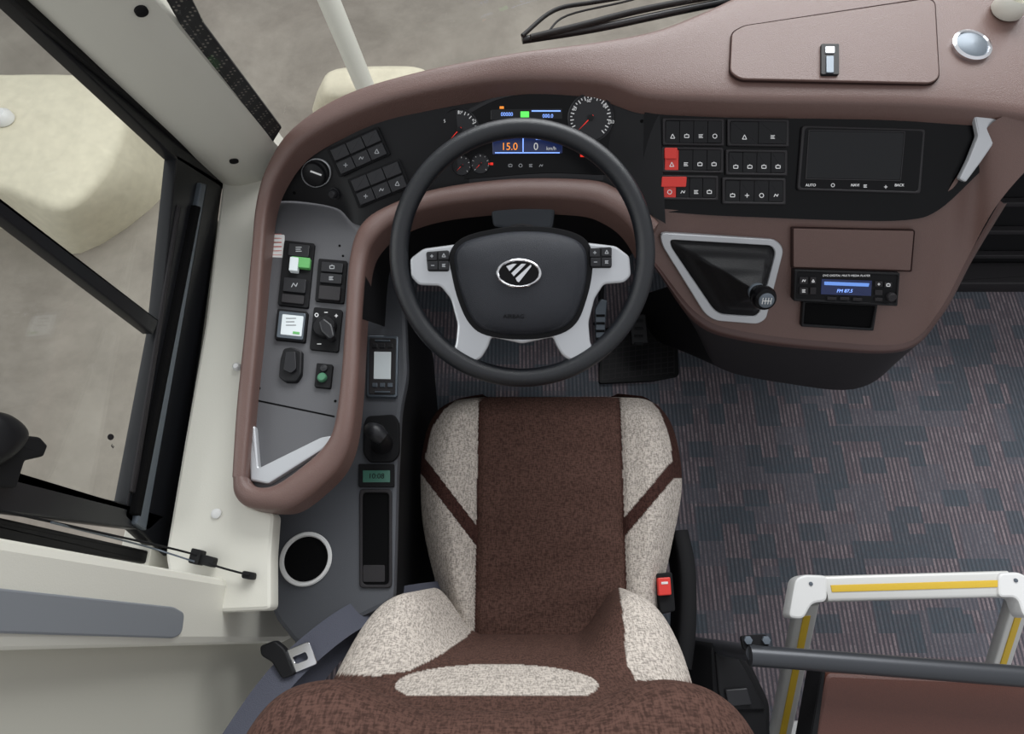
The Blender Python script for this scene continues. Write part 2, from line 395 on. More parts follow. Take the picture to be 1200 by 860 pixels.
# side window
SW=PL((-.575,0,0),(1,0,0))
def swp(name,pts,th,m,par=None,off=0,r=.003): return plate(name,pts,SW,th,m,par,r=r,off=off,bev=.003)
win=empty("window_1",SW.hit(100,300),"driver side window with black frame and sliding pane","window",kind="structure")
swp("glass",[(-300,-300),(60,30),(215,190),(150,610),(-300,500)],.003,GLASS,win,off=-.03)
swp("frame_bottom",[(207,180),(262,214),(236,410),(196,652),(146,606),(186,390)],.02,FR,win,off=-.02)
swp("frame_rail",[(236,214),(243,216),(172,622),(160,614)],.008,M["frame_metal"],win,off=0)
swp("frame_groove",[(230,240),(236,242),(166,606),(158,602)],.009,HOLE,win,off=0)
swp("frame_rail",[(209,240),(213,242),(160,580),(154,576)],.003,CH,win,off=0)
swp("frame_front",[(-90,-95),(-66,-95),(268,206),(262,222),(205,186)],.02,FR,win,off=-.02)
swp("frame_front_seal",[(-80,-130),(12,-38),(30,-10),(278,203),(268,214),(20,4)],.008,RB,win,off=.0)
swp("frame_divider",[(-150,115),(-150,140),(0,253),(180,392),(188,376),(0,233)],.016,FR,win,off=-.015)
swp("frame_rear",[(-150,500),(-150,575),(0,600),(175,622),(192,606),(150,590),(0,556)],.02,FR,win,off=-.02)
swp("seal_strip",[(-150,580),(-150,600),(0,632),(192,664),(196,650),(0,606)],.02,RB,win,off=-.03)
swp("glass_mark_dot",circ(130,512,4,n=8),.0005,CH,win,off=-.0265)
text("E",SW,132,523,5,CH,win,off=-.026,rot=20,name="glass_marking"); 
lt=empty("window_latch",SW.hit(25,520),"black plastic slider latch on the side window","latch")
dome("latch_grip",[(-20,485),(10,482),(32,500),(30,520),(5,545),(-20,545)],SW,.03,BK,lt,off=.0)
swp("latch_plate",[(-20,505),(48,512),(57,522),(52,535),(30,540),(20,572),(-20,570)],.012,BM,lt,off=0)
# rear pillar (cream)
BP=PL((-.46,0,0),(1,0,0))
o=plate("trim_4",[(-200,590),(0,628),(300,684),(342,693),(357,714),(354,740),(338,753),(-200,768)],BP,.07,CM,r=.03,off=-.05,bev=.011); tag(o,kind="structure",label="cream pillar trim behind the driver window")
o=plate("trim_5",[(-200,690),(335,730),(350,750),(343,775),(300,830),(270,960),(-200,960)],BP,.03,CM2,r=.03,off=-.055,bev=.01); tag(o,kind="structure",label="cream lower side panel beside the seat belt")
o=plate("trim_6",[(-200,660),(0,689),(205,711),(217,718),(214,742),(205,748),(0,742),(-200,735)],BP,.004,GI,r=.008,off=.0195,bev=.002); tag(o,kind="structure",label="grey inset strip in the cream pillar trim")
lathe("screw_cap",HZ(.725),254,602,[(.008,0),(.008,.003),(.004,.005),(0,.005)],WM,sill,seg=16)
lathe("screw_cap",HZ(.725),279,431,[(.007,0),(.007,.008),(.004,.011),(0,.011)],WM,sill,seg=16)
# curtain cord
cd=empty("curtain_cord",Z(235,655,.75),"thin black cord with plastic clips along the window sill","cord")
tube("cord",[SW.hit(-60,585,.03),SW.hit(90,618,.03),Z(222,648,.76),Z(250,662,.745),Z(292,674,.74)],.0016,BM,cd,seg=8)
tube("cord",[SW.hit(60,612,.03),Z(170,640,.77),Z(228,658,.75)],.0014,FM,cd,seg=8)
plate("clip",rc(228,652,12,18,15),HZ(.732),.018,RB,cd,r=.003);plate("clip",rc(242,657,16,12,15),HZ(.732),.014,RB,cd,r=.003);plate("clip",rc(290,674,14,9,10),HZ(.727),.012,RB,cd,r=.004)

# windscreen
OUT=[(325,176,.84),(355,148,.88),(410,113,.90),(490,84,.92),(600,62,.93),(700,48,.93),(770,34,.93),(830,10,.93),(900,-20,.93),(1000,-45,.93),(1150,-60,.93),(1300,-60,.93)]
base=crv([Z(*p) for p in OUT],4); V=[];Fc=[]
for p in base: V+=[p+Vector((0,.02,-.02)),p+Vector((0,-.28,1.0))]
for i in range(len(base)-1): Fc.append((2*i,2*i+1,2*i+3,2*i+2))
o=mk("window_2",V,Fc,GLASS,recalc=False); tag(o,kind="structure",label="large clear windscreen")
# =================== EXTERIOR ===================
def blockobj(name,top,base,zt,zb,m,label,cat):
    T=crv([Z(x,y,zt) for x,y in top],4,True);B=crv([Z(x,y,zb) for x,y in base],4,True)
    ct=sum(T,Vector())/len(T)
    R=[B,[b.lerp(t,.5)+Vector((0,0,(zt-zb)*.06)) for b,t in zip(B,T)],[b.lerp(t,.92) for b,t in zip(B,T)],[t.lerp(ct,.03) for t in T],[t.lerp(ct,.10)+Vector((0,0,.012)) for t in T],[t.lerp(ct,.5)+Vector((0,0,.03)) for t in T]]
    V,Fc=rings(R); o=mk(name,V,Fc,m,ang=75); return tag(o,label,cat)
blk=blockobj("concrete_block",[(-90,95),(10,86),(120,88),(150,100),(150,140),(120,205),(75,245),(10,225),(-90,190)],[(-85,140),(30,130),(150,125),(190,135),(204,165),(196,225),(95,297),(20,272),(-85,240)],-.86,-1.3,BLOCK,"cream painted low concrete block standing on the yard","concrete block")
bracket=lathe("round_cap",HZ(-.825),6,140,[(.05,0),(.05,.03),(.03,.05),(0,.05)],WM,None,seg=24); tag(bracket,"white round cap on top of the cream concrete block","cap")
blockobj("concrete_block",[(380,90),(400,80),(480,78),(500,84),(500,100),(440,110),(385,112)],[(370,118),(395,98),(490,92),(515,105),(500,128),(430,138),(372,136)],-1.08,-1.3,BLOCK,"cream painted concrete base under the leaning pole","concrete block")
p0=Z(432,112,-1.05);p1=Z(383,-6,-.45)
o=tube("pole",[p0,p0.lerp(p1,1.0),p0.lerp(p1,2.2)],.055,POLE,None,seg=20,n=1); tag(o,"off-white painted metal pole rising outside the windscreen","pole")
# wiper
wp=empty("windscreen_wiper",Z(680,25,.9),"black wiper arm and blade resting below the windscreen","wiper")
wz=.88
tube("wiper_arm",[Z(612,42,wz),Z(650,12,wz),Z(700,2,wz),Z(800,-14,wz)],.004,RB,wp,seg=8)
tube("wiper_arm",[Z(622,44,wz),Z(680,30,wz),Z(760,10,wz),Z(900,-16,wz)],.006,RB,wp,seg=8)
tube("wiper_blade",[Z(612,47,wz-.01),Z(700,33,wz-.01),Z(800,12,wz-.01),Z(930,-14,wz-.01)],.007,FR,wp,seg=8)
tube("wiper_hose",[Z(640,40,wz),Z(665,18,wz),Z(740,0,wz),Z(800,-20,wz)],.002,RB,wp,seg=6)

# =================== DASHBOARD ===================
dash=empty("dashboard",(.2,.8,.0),"brown and black wraparound bus dashboard with switches","dashboard")
O=[(274,560,.76),(279,480,.76),(288,390,.765),(296,300,.775),(302,240,.79),(315,197,.82),(344,154,.86),(404,115,.89),(490,88,.91),(600,66,.92),(700,52,.92),(770,38,.92),(830,14,.92),(885,-12,.92),(960,-40,.92),(1050,-55,.92),(1150,-60,.92),(1290,-60,.92)]
I=[(290,560,.76),(297,480,.76),(305,390,.765),(311,300,.775),(316,245,.79),(329,206,.82),(361,166,.86),(434,130,.89),(515,109,.905),(600,98,.905),(700,100,.905),(757,116,.90),(830,120,.90),(900,122,.90),(980,123,.90),(1060,125,.90),(1135,130,.90),(1215,140,.90)]
top,TB_=ribbon("top_pad",O,I,5,BR,dash,crown=.013,p=3,skirt=.035)
O2=[(274,560,.76),(276,580,.76),(290,594,.76),(320,598,.76),(345,594,.76),(375,572,.76),(400,545,.76),(413,510,.765),(420,450,.77),(424,380,.775),(430,310,.78),(442,280,.79),(470,258,.79),(520,242,.79),(600,234,.79),(680,236,.79),(712,246,.785),(735,264,.77),(752,292,.74)]
I2=[(291,560,.76),(295,567,.76),(303,571,.76),(315,571,.76),(330,565,.76),(355,547,.76),(378,526,.76),(392,500,.765),(400,445,.77),(405,378,.775),(410,305,.78),(424,264,.79),(458,241,.79),(515,222,.79),(600,211,.79),(690,212,.79),(722,222,.785),(748,240,.775),(772,262,.76)]
ribbon("lower_rim",O2,I2,5,BR,dash,crown=.014,p=2,skirt=.045)
lc=[q for q in O2[9:]]
A_=crv([Z(*q)+Vector((0,.01,0)) for q in lc],4);V=[];Fc=[]
for p in A_: V+=[p,p+Vector((0,.07,-.18)),p+Vector((0,.18,-.40))]
for i in range(len(A_)-1):
    for j in range(2): Fc.append((i*3+j,i*3+j+1,(i+1)*3+j+1,(i+1)*3+j))
mk("knee_cover",V,Fc,BM,dash)
# wing panel
WG=HZ(.735)
plate("wing_panel",[(283,560),(290,440),(300,300),(312,222),(360,225),(440,250),(425,300),(415,400),(408,500),(385,545),(330,585),(296,580)],WG,.008,GP,dash,r=.005)
WG=HZ(.743)
plate("panel_seam",[(296,467),(392,487),(392,489),(296,469)],WG,.0006,HOLE,dash,r=0)
plate("storage_trim",[(291,497),(299,499),(303,548),(376,512),(388,510),(388,520),(314,567),(293,563)],WG,.011,SV,dash,r=.004,bev=.003)
# instrument face
T1=[(322,205,.79),(342,178,.82),(368,160,.845),(436,126,.875),(515,104,.89),(600,93,.89),(700,95,.89),(772,112,.885)]
B1=[(312,236,.745),(350,236,.745),(395,244,.745),(428,264,.75),(515,226,.775),(600,215,.775),(695,216,.775),(780,262,.765)]
face,FB=loft("instrument_panel",[T1,B1],8,14,BK,dash)
T2=[(756,114,.885),(830,115,.885),(900,117,.885),(980,118,.885),(1060,121,.885),(1120,126,.885),(1180,138,.885)]
B2=[(752,246,.765),(830,252,.765),(900,255,.765),(980,258,.765),(1060,258,.765),(1100,246,.775),(1150,200,.82)]
cf,CB_=loft("centre_panel",[T2,B2],6,10,BG,dash)
T3=[(738,238,.775),(770,244,.77),(850,250,.765),(950,253,.765),(1040,254,.765),(1092,246,.77),(1118,212,.81),(1142,172,.85),(1168,140,.893),(1215,128,.905)]
B3=[(748,262,.765),(766,305,.70),(818,368,.60),(870,388,.57),(970,400,.56),(1060,402,.56),(1100,365,.62),(1135,300,.70),(1172,235,.80),(1240,160,.88)]
T3b=[tuple((a*.62+b*.38) for a,b in zip(p,q)) for p,q in zip(T3,B3)]
T3c=[tuple((a*.3+b*.7) for a,b in zip(p,q)) for p,q in zip(T3,B3)]
cons,KB=loft("console_face",[T3,T3b,T3c,B3],6,5,BR,dash)
E1=B3[1:9]
E2=[(766,312,.685),(814,378,.575),(868,399,.545),(970,411,.535),(1060,411,.54),(1104,370,.60),(1140,304,.68),(1180,238,.78)]
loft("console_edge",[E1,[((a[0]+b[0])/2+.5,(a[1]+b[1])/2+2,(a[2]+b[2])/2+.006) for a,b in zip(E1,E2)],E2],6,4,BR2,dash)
E3=[(800,330,.50),(826,408,.42),(850,434,.36),(920,449,.34),(1000,456,.34),(1050,425,.42),(1105,345,.5),(1150,265,.6)]
loft("console_base",[E2,E3],6,6,CH,dash)
E3w=[Z(*q) for q in E3]; A_=crv(E3w,6);V=[];Fc=[]
for p in A_: V+=[p,Vector((p.x*.97,max(p.y+.22,.76),.0))]
for i in range(len(A_)-1): Fc.append((2*i,2*i+1,2*i+3,2*i+2))
mk("console_foot",V,Fc,BM,dash)
# stitched seam along the console edge
# ---- storage lid on top
q=pa(TB_,985,50,200,60)
ld=plate("storage_lid",[(858,38),(872,30),(1088,-2),(1096,3),(1101,90),(1092,97),(868,92),(856,84)],q,.0035,BR,dash,r=.01,off=.004,bev=.0015)
ringp("lid_seam",[(857,37),(871,29),(1089,-4),(1097,2),(1102,91),(1093,98),(867,93),(855,85)],[(859,38),(873,31),(1088,-1),(1095,4),(1100,90),(1091,96),(869,91),(857,84)],q,.0055,SEAM,dash,r=.01)
lat=plate("latch",rc(973,69,21,36),q,.006,BK,ld,r=.003,off=.006)
plate("latch_button",rc(973,75,9,20),q,.003,FM,ld,r=.002,off=.011)
plate("latch_button",rc(973,58,11,8),q,.003,SV,ld,r=.002,off=.011)
q=pa(TB_,1137,55,30,30)
lathe("round_vent",q,1137,55,[(.034,0),(.034,.006),(.029,.0085),(.027,.005)],CR_,dash,seg=40)
lathe("round_vent_cap",q,1137,55,[(.0275,0),(.0275,.006),(.02,.008),(0,.009)],FM,dash,seg=40)
q=pa(TB_,1178,14,10,10); q=PL(q.p,(0,0,1))
cup=empty("pen_holder_cup",q.p,"pale round plastic cup on the dashboard top","cup")
lathe("cup_body",q,1178,14,[(.024,0),(.028,.004),(.028,.03),(.024,.036),(.020,.03),(.018,.01),(0,.01)],CM,cup)
# ---- cluster
q=pa(FB,628,160,180,90)
cl=plate("instrument_cluster",[(512,165),(530,138),(568,116),(600,106),(640,102),(690,105),(722,122),(738,150),(742,185),(735,212),(700,214),(640,212),(600,213),(560,217),(526,219),(510,200)],q,.006,BUT,dash,smooth=True,off=.002,bev=.004)
plate("cluster_glass",[(520,165),(538,142),(570,122),(602,112),(640,109),(688,112),(715,127),(729,152),(732,183),(726,204),(640,203),(560,209),(532,210),(518,196)],q,.001,BG,cl,smooth=True,off=.008)
def gauge(px,py,r,n,txt=None):
    lathe("gauge_ring",q,px,py,[(r,0),(r,.003),(r*.95,.004),(r*.92,.0015),(0,.0012)],BUT,cl,off=.009,seg=40)
    V=[];Fc=[];c=q.hit(px,py,.0105)
    for i in range(n):
        a=math.radians(225-270*i/(n-1)); r0=r*(.72 if i%2==0 else .79); r1=r*.88; w=r*.02
        d=q.e1*math.cos(a)+q.e2*math.sin(a); s=q.n.cross(d)*w;k=len(V)
        V+=[c+d*r0-s,c+d*r1-s,c+d*r1+s,c+d*r0+s];Fc.append((k,k+1,k+2,k+3))
    mk("gauge_scale",V,Fc,WH,cl,smooth=False,recalc=False)
    a=math.radians(225); d=q.e1*math.cos(a)+q.e2*math.sin(a); s=q.n.cross(d)*r*.03;z=q.n*.001
    mk("gauge_needle",[c-d*r*.15-s+z,c+d*r*.75+z,c-d*r*.15+s+z],[(0,1,2)],RDE,cl,smooth=False,recalc=False)
    lathe("gauge_hub",q,px,py,[(r*.13,0),(r*.13,.003),(0,.0035)],BK,cl,off=.0105,seg=16)
gauge(538,152,.037,25); gauge(692,138,.042,29); gauge(541,194,.018,9); gauge(563,192,.018,9)
for s,x,y in (("5",521,142),("10",538,132),("15",556,142),("0",665,152),("40",673,128),("60",690,118),("80",709,124),("100",716,143)): text(s,q,x,y,3.5,WH,cl,off=.0125)
for x,k in ((598,4),(610,0),(622,3),(634,5)): icons(q,[(x,194,k,4)],GM,cl,.0098,"warning_icon",lw=.7)
plate("trip_screen",rc(617,134,84,13,-1),q,.001,SC,cl,r=.002,off=.009); plate("indicator_green",rc(615,134,10,7),q,.0006,GN,cl,r=.001,off=.0103)
plate("lit_bar",rc(640,130,34,1.6),q,.0004,BLT,cl,r=0,off=.0103)
text("00000",q,594,134,4,BLT,cl,off=.0105); text("000.0",q,642,136,4,BLT,cl,off=.0105)
plate("main_screen",rc(618,168,82,25,-1),q,.001,BLU,cl,r=.002,off=.009)
text("15.0",q,597,172,8,OR,cl,off=.0105); text("0",q,628,172,8,WH,cl,off=.0105); text("km/h",q,646,174,4,WH,cl,off=.0105); text("12:20",q,598,160,4,BLT,cl,off=.0105); text("0.00 MPa",q,638,162,4,BLT,cl,off=.0105)
plate("lit_bar",rc(613,169,1.2,18),q,.0004,BLT,cl,r=0,off=.0103); plate("lit_bar",rc(618,179,76,1.2),q,.0004,BLT,cl,r=0,off=.0103)
plate("indicator_red",rc(641,107,10,3,4),q,.001,RDE,cl,r=.0005,off=.0095)
plate("indicator_red",rc(575,192,6,3),q,.001,RDE,cl,r=.0005,off=.0095);plate("indicator_red",rc(683,182,6,4),q,.001,RDE,cl,r=.0005,off=.0095);plate("indicator_orange",rc(588,126,5,3),q,.001,OR,cl,r=.0005,off=.0095)
# ---- left switch modules & light knob
for (mx,my,rot) in ((420,178,-24),(444,215,-22)):
    q=pa(FB,mx,my,60,34); mod=plate("switch_module",rc(mx,my,66,36,rot),q,.006,BM,dash,r=.003)
    a=math.radians(rot)
    for rI in (-1,1):
        for cI in (-1,0,1):
            dx,dy=cI*20,rI*8.5; bx,by=mx+dx*math.cos(a)-dy*math.sin(a),my+dx*math.sin(a)+dy*math.cos(a)
            plate("switch_button",rc(bx,by,19.3,15,rot),q,.004,BUT,mod,r=.0015,off=.006,bev=.0015)
    icons(q,[(mx+cI*20*math.cos(a)-8*math.sin(a),my+cI*20*math.sin(a)+8*math.cos(a),k,5) for cI,k in ((-1,1),(0,5),(1,2))],GM,mod,.0103)
q=pa(FB,370,203,20,16)
kb=lathe("light_switch_knob",q,370,203,[(.026,0),(.026,.003),(.0245,.004),(.0235,.003),(.022,.004),(.021,.012),(.018,.014),(0,.014)],BK,dash,seg=40)
ringp("knob_ring",circ(370,203,17.5,17),circ(370,203,16,15.5),q,.0045,SV,kb,smooth=True)
plate("knob_mark",rc(370,203,14,2,20),q,.001,WH,kb,r=0,off=.014)
q=pa(FB,393,226,8,8); lathe("dimmer_knob",q,393,226,[(.011,0),(.011,.004),(.009,.004),(.008,.012),(.006,.014),(0,.014)],BUT,dash,seg=24)
for x,y in ((345,226),(505,232),(752,142)):
    q=pa(FB,x,y,8,8); lathe("screw_head",q,x,y,[(.003,0),(.003,.001),(0,.001)],HOLE,dash,seg=12)
# ---- centre panel items
q=pa(CB_,850,188,130,90)
def module(x0,y0,x1,y1,n,ks,red=None):
    px,py=(x0+x1)/2,(y0+y1)/2
    mod=ringp("switch_module",[(x0,y0),(x1,y0+1),(x1,y1),(x0,y1-1)],[(x0+3,y0+3),(x1-3,y0+4),(x1-3,y1-3),(x0+3,y1-4)],q,.007,CH,dash,r=.003)
    w=(x1-x0-6)/n
    for i in range(n):
        bx=x0+3+w*(i+.5)
        plate("switch_button",rc(bx,py,w-.3,y1-y0-7,1),q,.006,RD if red==i else BK,mod,r=.001,bev=.001)
    icons(q,[(x0+3+w*(i+.5),py+5,k,5) for i,k in enumerate(ks) if i<n],WH,mod,.0064,lw=.8)
module(777,138,849,171,4,(2,4,3,0)); module(853,139,925,172,2,(2,3)); 
module(776,172,848,203,4,(2,3,4,4),0); module(851,175,923,206,4,(4,4,4,4))
module(774,205,842,235,4,(0,5,3,4),0); module(847,208,921,240,4,(4,1,0,5))
plate("red_switch_cover",[(776,207),(805,207),(804,219),(775,219)],q,.010,RD,dash,r=.002)
plate("red_switch_cover",[(779,173),(794,173),(793,186),(779,186)],q,.010,RD,dash,r=.002)
q=pa(CB_,1010,188,120,80)
ds=plate("media_display",[(942,148),(1084,152),(1078,226),(936,222)],q,.006,BG,dash,r=.006)
ringp("display_bezel",[(941,147),(1085,151),(1079,227),(935,223)],[(944,150),(1082,154),(1076,224),(938,220)],q,.007,CH,ds,r=.006)
plate("display_screen",[(949,153),(1060,155),(1055,211),(945,209)],q,.001,SC,ds,r=.001,off=.006)
ringp("screen_border",[(948,152),(1061,154),(1056,212),(944,210)],[(949,153),(1060,155),(1055,211),(945,209)],q,.0075,CH,ds,r=.001)
for i,s in enumerate(("AUTO","","NAVI","","BACK")):
    if s: text(s,q,950+i*26,217,3,WH,ds,off=.0064)
icons(q,[(976,217,0,4),(1014,218,3,4),(1038,219,1,4)],WH,ds,.0065,lw=.7)
q=pa(CB_,1140,170,12,30)
st=plate("side_trim",[(1141,134),(1156,133),(1173,142),(1172,158),(1150,190),(1132,214),(1124,210),(1135,188),(1146,160)],q,.010,SV,dash,r=.004,off=.004,bev=.003)
text("AIRBAG",PL(st.location+LOC["dashboard"]+q.n*.004,q.n),1148,178,4,BM,dash,off=.003,rot=-58)
# ---- console face items
def cplate(name,pts,th,m,par=None,pl=None,**k):
    return plate(name,pts,pl or KP,th,m,par or dash,**k)
KQ=pa(KB,1000,292,110,30)
ringp("pocket_seam",[(928,267),(1073,270),(1069,319),(928,315)],[(930,268),(1071,271),(1067,317),(930,313)],KQ,.007,SEAM,dash,r=.003)
plate("pocket_lid",[(930,268),(1071,271),(1067,317),(930,313)],KQ,.008,BR,dash,r=.003,bev=.001)
KP=pa(KB,992,340,100,40)
rd=cplate("radio",[(932,317),(1054,321),(1051,358),(931,352)],.014,BM,r=.003)
ringp("radio_bezel",[(931,316),(1055,320),(1052,359),(930,353)],[(935,319),(1052,323),(1049,356),(933,350)],KP,.016,BK,rd,r=.003)
plate("radio_screen",[(963,327),(1022,329),(1021,347),(962,345)],KP,.001,BLU,rd,r=.001,off=.014)
plate("radio_screen_lit",[(966,330),(1019,332),(1018,336),(966,334)],KP,.0005,mat("screen_blue_lit",(100,140,215),.3,emit=.6),rd,r=.001,off=.015)
for bx,by,w,h in ((942,329,10,8),(953,329,7,8),(942,341,10,8),(953,341,7,8),(1030,333,9,6),(1041,334,9,6),(1030,343,9,6),(1030,351,9,4),(975,350,11,3.5),(990,350,11,3.5),(1005,351,11,3.5)):
    plate("radio_button",rc(bx,by,w,h,2),KP,.003,CH,rd,r=.001,off=.014)
lathe("radio_knob",KP,1043,347,[(.009,0),(.009,.008),(.007,.010),(0,.010)],CH,rd,off=.014,seg=24)
text("DVD DIGITAL MULTI MEDIA PLAYER",KP,992,323,2.4,WH,rd,off=.0145)
text("FM 87.5",KP,990,341,4,BLT,rd,off=.0155)
icons(KP,[(942,329,5,4),(953,329,2,3),(942,341,3,4),(1030,333,1,3),(1041,334,4,4)],WH,rd,.0175)
KP=pa(KB,985,370,70,20)
ringp("pocket_rim",[(941,353),(1029,357),(1024,388),(939,383)],[(944,355),(1026,359),(1021,385),(942,380)],KP,.010,BK,dash,r=.003)
plate("pocket_shade",[(943,354),(1027,358),(1022,386),(941,381)],KP,.005,HOLE,dash,r=.003)  # flat near-black sheet, paints the shade inside the pocket
# =================== GEAR SHIFTER ===================
GPn=pa(KB,850,320,100,70)
gs=empty("gear_shifter",GPn.hit(850,320),"gear lever with black leather gaiter in silver frame","gear lever")
go=[(773,273),(910,281),(919,292),(898,374),(888,380),(838,376),(826,368),(776,288)]
gi=[(785,281),(904,288),(909,295),(890,367),(884,371),(844,368),(836,362),(787,290)]
ringp("gaiter_frame",go,gi,GPn,.016,SV,gs,r=.014,off=-.004)
plate("gaiter_base",[(780,278),(906,285),(912,294),(893,369),(886,374),(842,371),(832,364),(783,290)],GPn,.006,BM,gs,r=.014)
A0=[GPn.loc(x,y,.006) for x,y in gi]; A0=rounded(A0,.012,5)
if area(A0)<0:A0.reverse()
kc=GPn.loc(888,343,.085)
R=[];nL=26
for i in range(nL):
    s=i/(nL-1); ctr=sum(A0,Vector((0,0)))/len(A0)
    ring=[]
    for j,a in enumerate(A0):
        sc_=(1-s)**1.25; d=(a-ctr)
        tgt=kc+d.normalized()*.013
        p=a*sc_+tgt*(1-sc_); h=.007+.072*s**1.1+.004*math.sin(s*16+j*.13)*(1-s)*math.sin(min(1,s*4)*1.57)
        ring.append(GPn.w(p,h))
    R.append(ring)
V,Fc=rings(R,False,True); mk("gaiter",V,Fc,GA,gs,ang=80)
kb0=GPn.w(kc,.075); kt=C+ray(899,353)*((kb0-C).length/ray(888,343).length-.055)
ax=(kt-kb0).normalized(); kp=PL(kb0,ax)
lathe("gear_knob",kp,0,0,[(.012,-.01),(.013,.005),(.018,.02),(.0215,.034),(.022,.045),(.019,.054),(.012,.057),(0,.058)],BG,gs,ctr=kb0,seg=32)
lathe("knob_collar",kp,0,0,[(.015,0),(.016,.004),(.0165,.010),(.013,.012)],FM,gs,ctr=kb0,seg=32)
kk=PL(kb0+ax*.058,ax)
lathe("knob_badge",kk,0,0,[(.0135,-.002),(.0135,.001),(.012,.0018),(0,.0018)],FM,gs,ctr=kk.p,seg=28)
V=[];Fc=[]
def kl(a,b,w=.0006):
    a=Vector(a);b=Vector(b);d=(b-a).normalized();nn=Vector((-d.y,d.x))*w;k=len(V)
    for p in (a+nn,b+nn,b-nn,a-nn): V.append(kk.w(p,.0023))
    Fc.append((k,k+1,k+2,k+3))
kl((-.008,0),(.008,0))
for x in (-.0075,-.0025,.0025,.0075): kl((x,-.006),(x,.006))
mk("shift_pattern",V,Fc,WM,gs,smooth=False,recalc=False)
# =================== WING ITEMS ===================
q=WG
lb=plate("warning_label",rc(323,288,20,27,2),q,.0008,WM,dash,r=.003)
icons(q,[(323,279+i*5,3,14) for i in range(4)],mat("label_red",(205,120,110),.6),lb,.0011,"label_print",lw=.7)
m1=plate("switch_module",rc(347,321,36,76,6),q,.006,BM,dash,r=.004)
plate("switch_button",rc(350,293,24,14,6),q,.006,BUT,m1,r=.002,off=.006); plate("fuse_green",rc(352,307,22,12,6),q,.008,GNP,m1,r=.002,off=.006)
plate("fuse_clear",rc(344,309,10,16,6),q,.010,LCD,m1,r=.002,off=.006); plate("switch_button",rc(345,334,26,16,6),q,.006,BUT,m1,r=.002,off=.006); plate("switch_button",rc(343,350,26,10,6),q,.004,CH,m1,r=.002,off=.006)
icons(q,[(350,292,3,7),(345,334,5,7)],GM,m1,.0125)
m2=plate("switch_module",rc(388,329,34,50,5),q,.005,BM,dash,r=.004)
for yy in (313,326): plate("switch_button",rc(389-(yy-313)*.1,yy,25,11,5),q,.005,BUT,m2,r=.002,off=.005)
plate("switch_button",rc(386,343,25,16,5),q,.006,CH,m2,r=.002,off=.005)
icons(q,[(389,313,4,5),(388,326,3,5)],GM,m2,.0105)
m3=plate("meter",rc(341,381,36,36,6),q,.008,BM,dash,r=.004)
plate("meter_bezel",rc(341,381,31,31,6),q,.003,FM,m3,r=.003,off=.008); plate("meter_screen",rc(342,381,25,24,6),q,.001,LCD,m3,r=.002,off=.011)
icons(q,[(341,377,3,12)],CH,m3,.0122,"meter_print",lw=.8); plate("meter_mark",rc(347,390,8,3,6),q,.0004,GNP,m3,r=0,off=.0121)
m4=plate("rotary_switch",rc(382,386,34,50,6),q,.005,BM,dash,r=.005)
lathe("rotary_dial",q,381,384,[(.021,0),(.021,.006),(.018,.009),(.012,.009),(0,.009)],BK,m4,off=.005,seg=36)
plate("rotary_handle",[(373,376),(379,372),(389,380),(392,394),(386,397),(376,388)],q,.016,BUT,m4,r=.004,off=.012,bev=.003)
icons(q,[(371,369,0,4),(382,366,6,4),(394,370,1,4),(374,403,6,5)],WH,m4,.0055)
m5=plate("socket_cover",[(332,408),(342,406),(354,411),(353,438),(347,447),(334,447),(326,441),(328,420)],q,.010,BK,dash,r=.004,bev=.003)
plate("socket_flap",[(335,412),(346,412),(347,432),(341,437),(332,433)],q,.005,BUT,m5,r=.003,off=.010)
m6=plate("push_switch",rc(379,440,19,28,6),q,.007,BM,dash,r=.003)
lathe("push_button",q,378,443,[(.008,0),(.008,.005),(.006,.007),(0,.007)],mat("green_dark",(70,120,92),.4),m6,off=.007,seg=20); lathe("push_button",q,380,432,[(.006,0),(.006,.004),(0,.005)],BUT,m6,off=.007,seg=20)
for x,y in ((311,262),(398,288),(402,300),(304,455),(393,470)):
    lathe("screw_head",q,x,y,[(.0022,0),(.0022,.001),(0,.0012)],HOLE,dash,seg=12)

# =================== SIDE CONSOLE ===================
sc_e=empty("side_console",Z(400,500,0),"dark grey side console with cup holder and controls","console")
CZ=.60; q=HZ(CZ)
P=[(452,235),(470,290),(476,380),(478,440),(470,480),(466,560),(464,640),(462,705),(440,716),(400,735),(350,760),(318,720),(316,640),(322,592),(330,560),(395,470),(400,300),(420,240)]
PP_=[q.loc(x,y,0) for x,y in P]; PP_=rounded(PP_,.02,4)
if area(PP_)<0:PP_.reverse()
V,Fc=rings([[q.w(a,-.02) for a in PP_],[q.w(a,-.008) for a in PP_],[q.w(a,-.002) for a in inset(PP_,.002)],[q.w(a,0) for a in inset(PP_,.008)]])
mk("console_top",V,Fc,GC,sc_e)
S_=inset(PP_,.002)
V,Fc=rings([[Vector((q.w(a,0).x,q.w(a,0).y,0)) for a in S_],[q.w(a,-.02) for a in S_]])
mk("console_body",V,Fc,BM,sc_e)  # sides coloured black to carry the shade of the gap by the seat
rm=plate("remote_panel",rc(448,429,36,72,1),q,.008,FM,sc_e,r=.006,bev=.002)
plate("remote_face",rc(448,429,31,66,1),q,.002,CH,rm,r=.004,off=.008); plate("remote_screen",rc(448,428,20,32,1),q,.001,LCD,rm,r=.001,off=.010)
for i in range(3):
    for yy in (405,451): plate("remote_button",rc(439+i*9,yy,6,5),q,.002,FM if yy>450 else BUT,rm,r=.001,off=.010)
for yy in (414,420): plate("remote_button",rc(448,399 if yy<418 else 459,18,2),q,.002,FM,rm,r=.001,off=.010)
jb=plate("parking_brake_base",[(430,487),(462,485),(468,495),(468,532),(460,541),(432,541),(425,530),(426,496)],q,.008,BM,sc_e,r=.008,bev=.003)
c0=q.hit(448,520,.008)
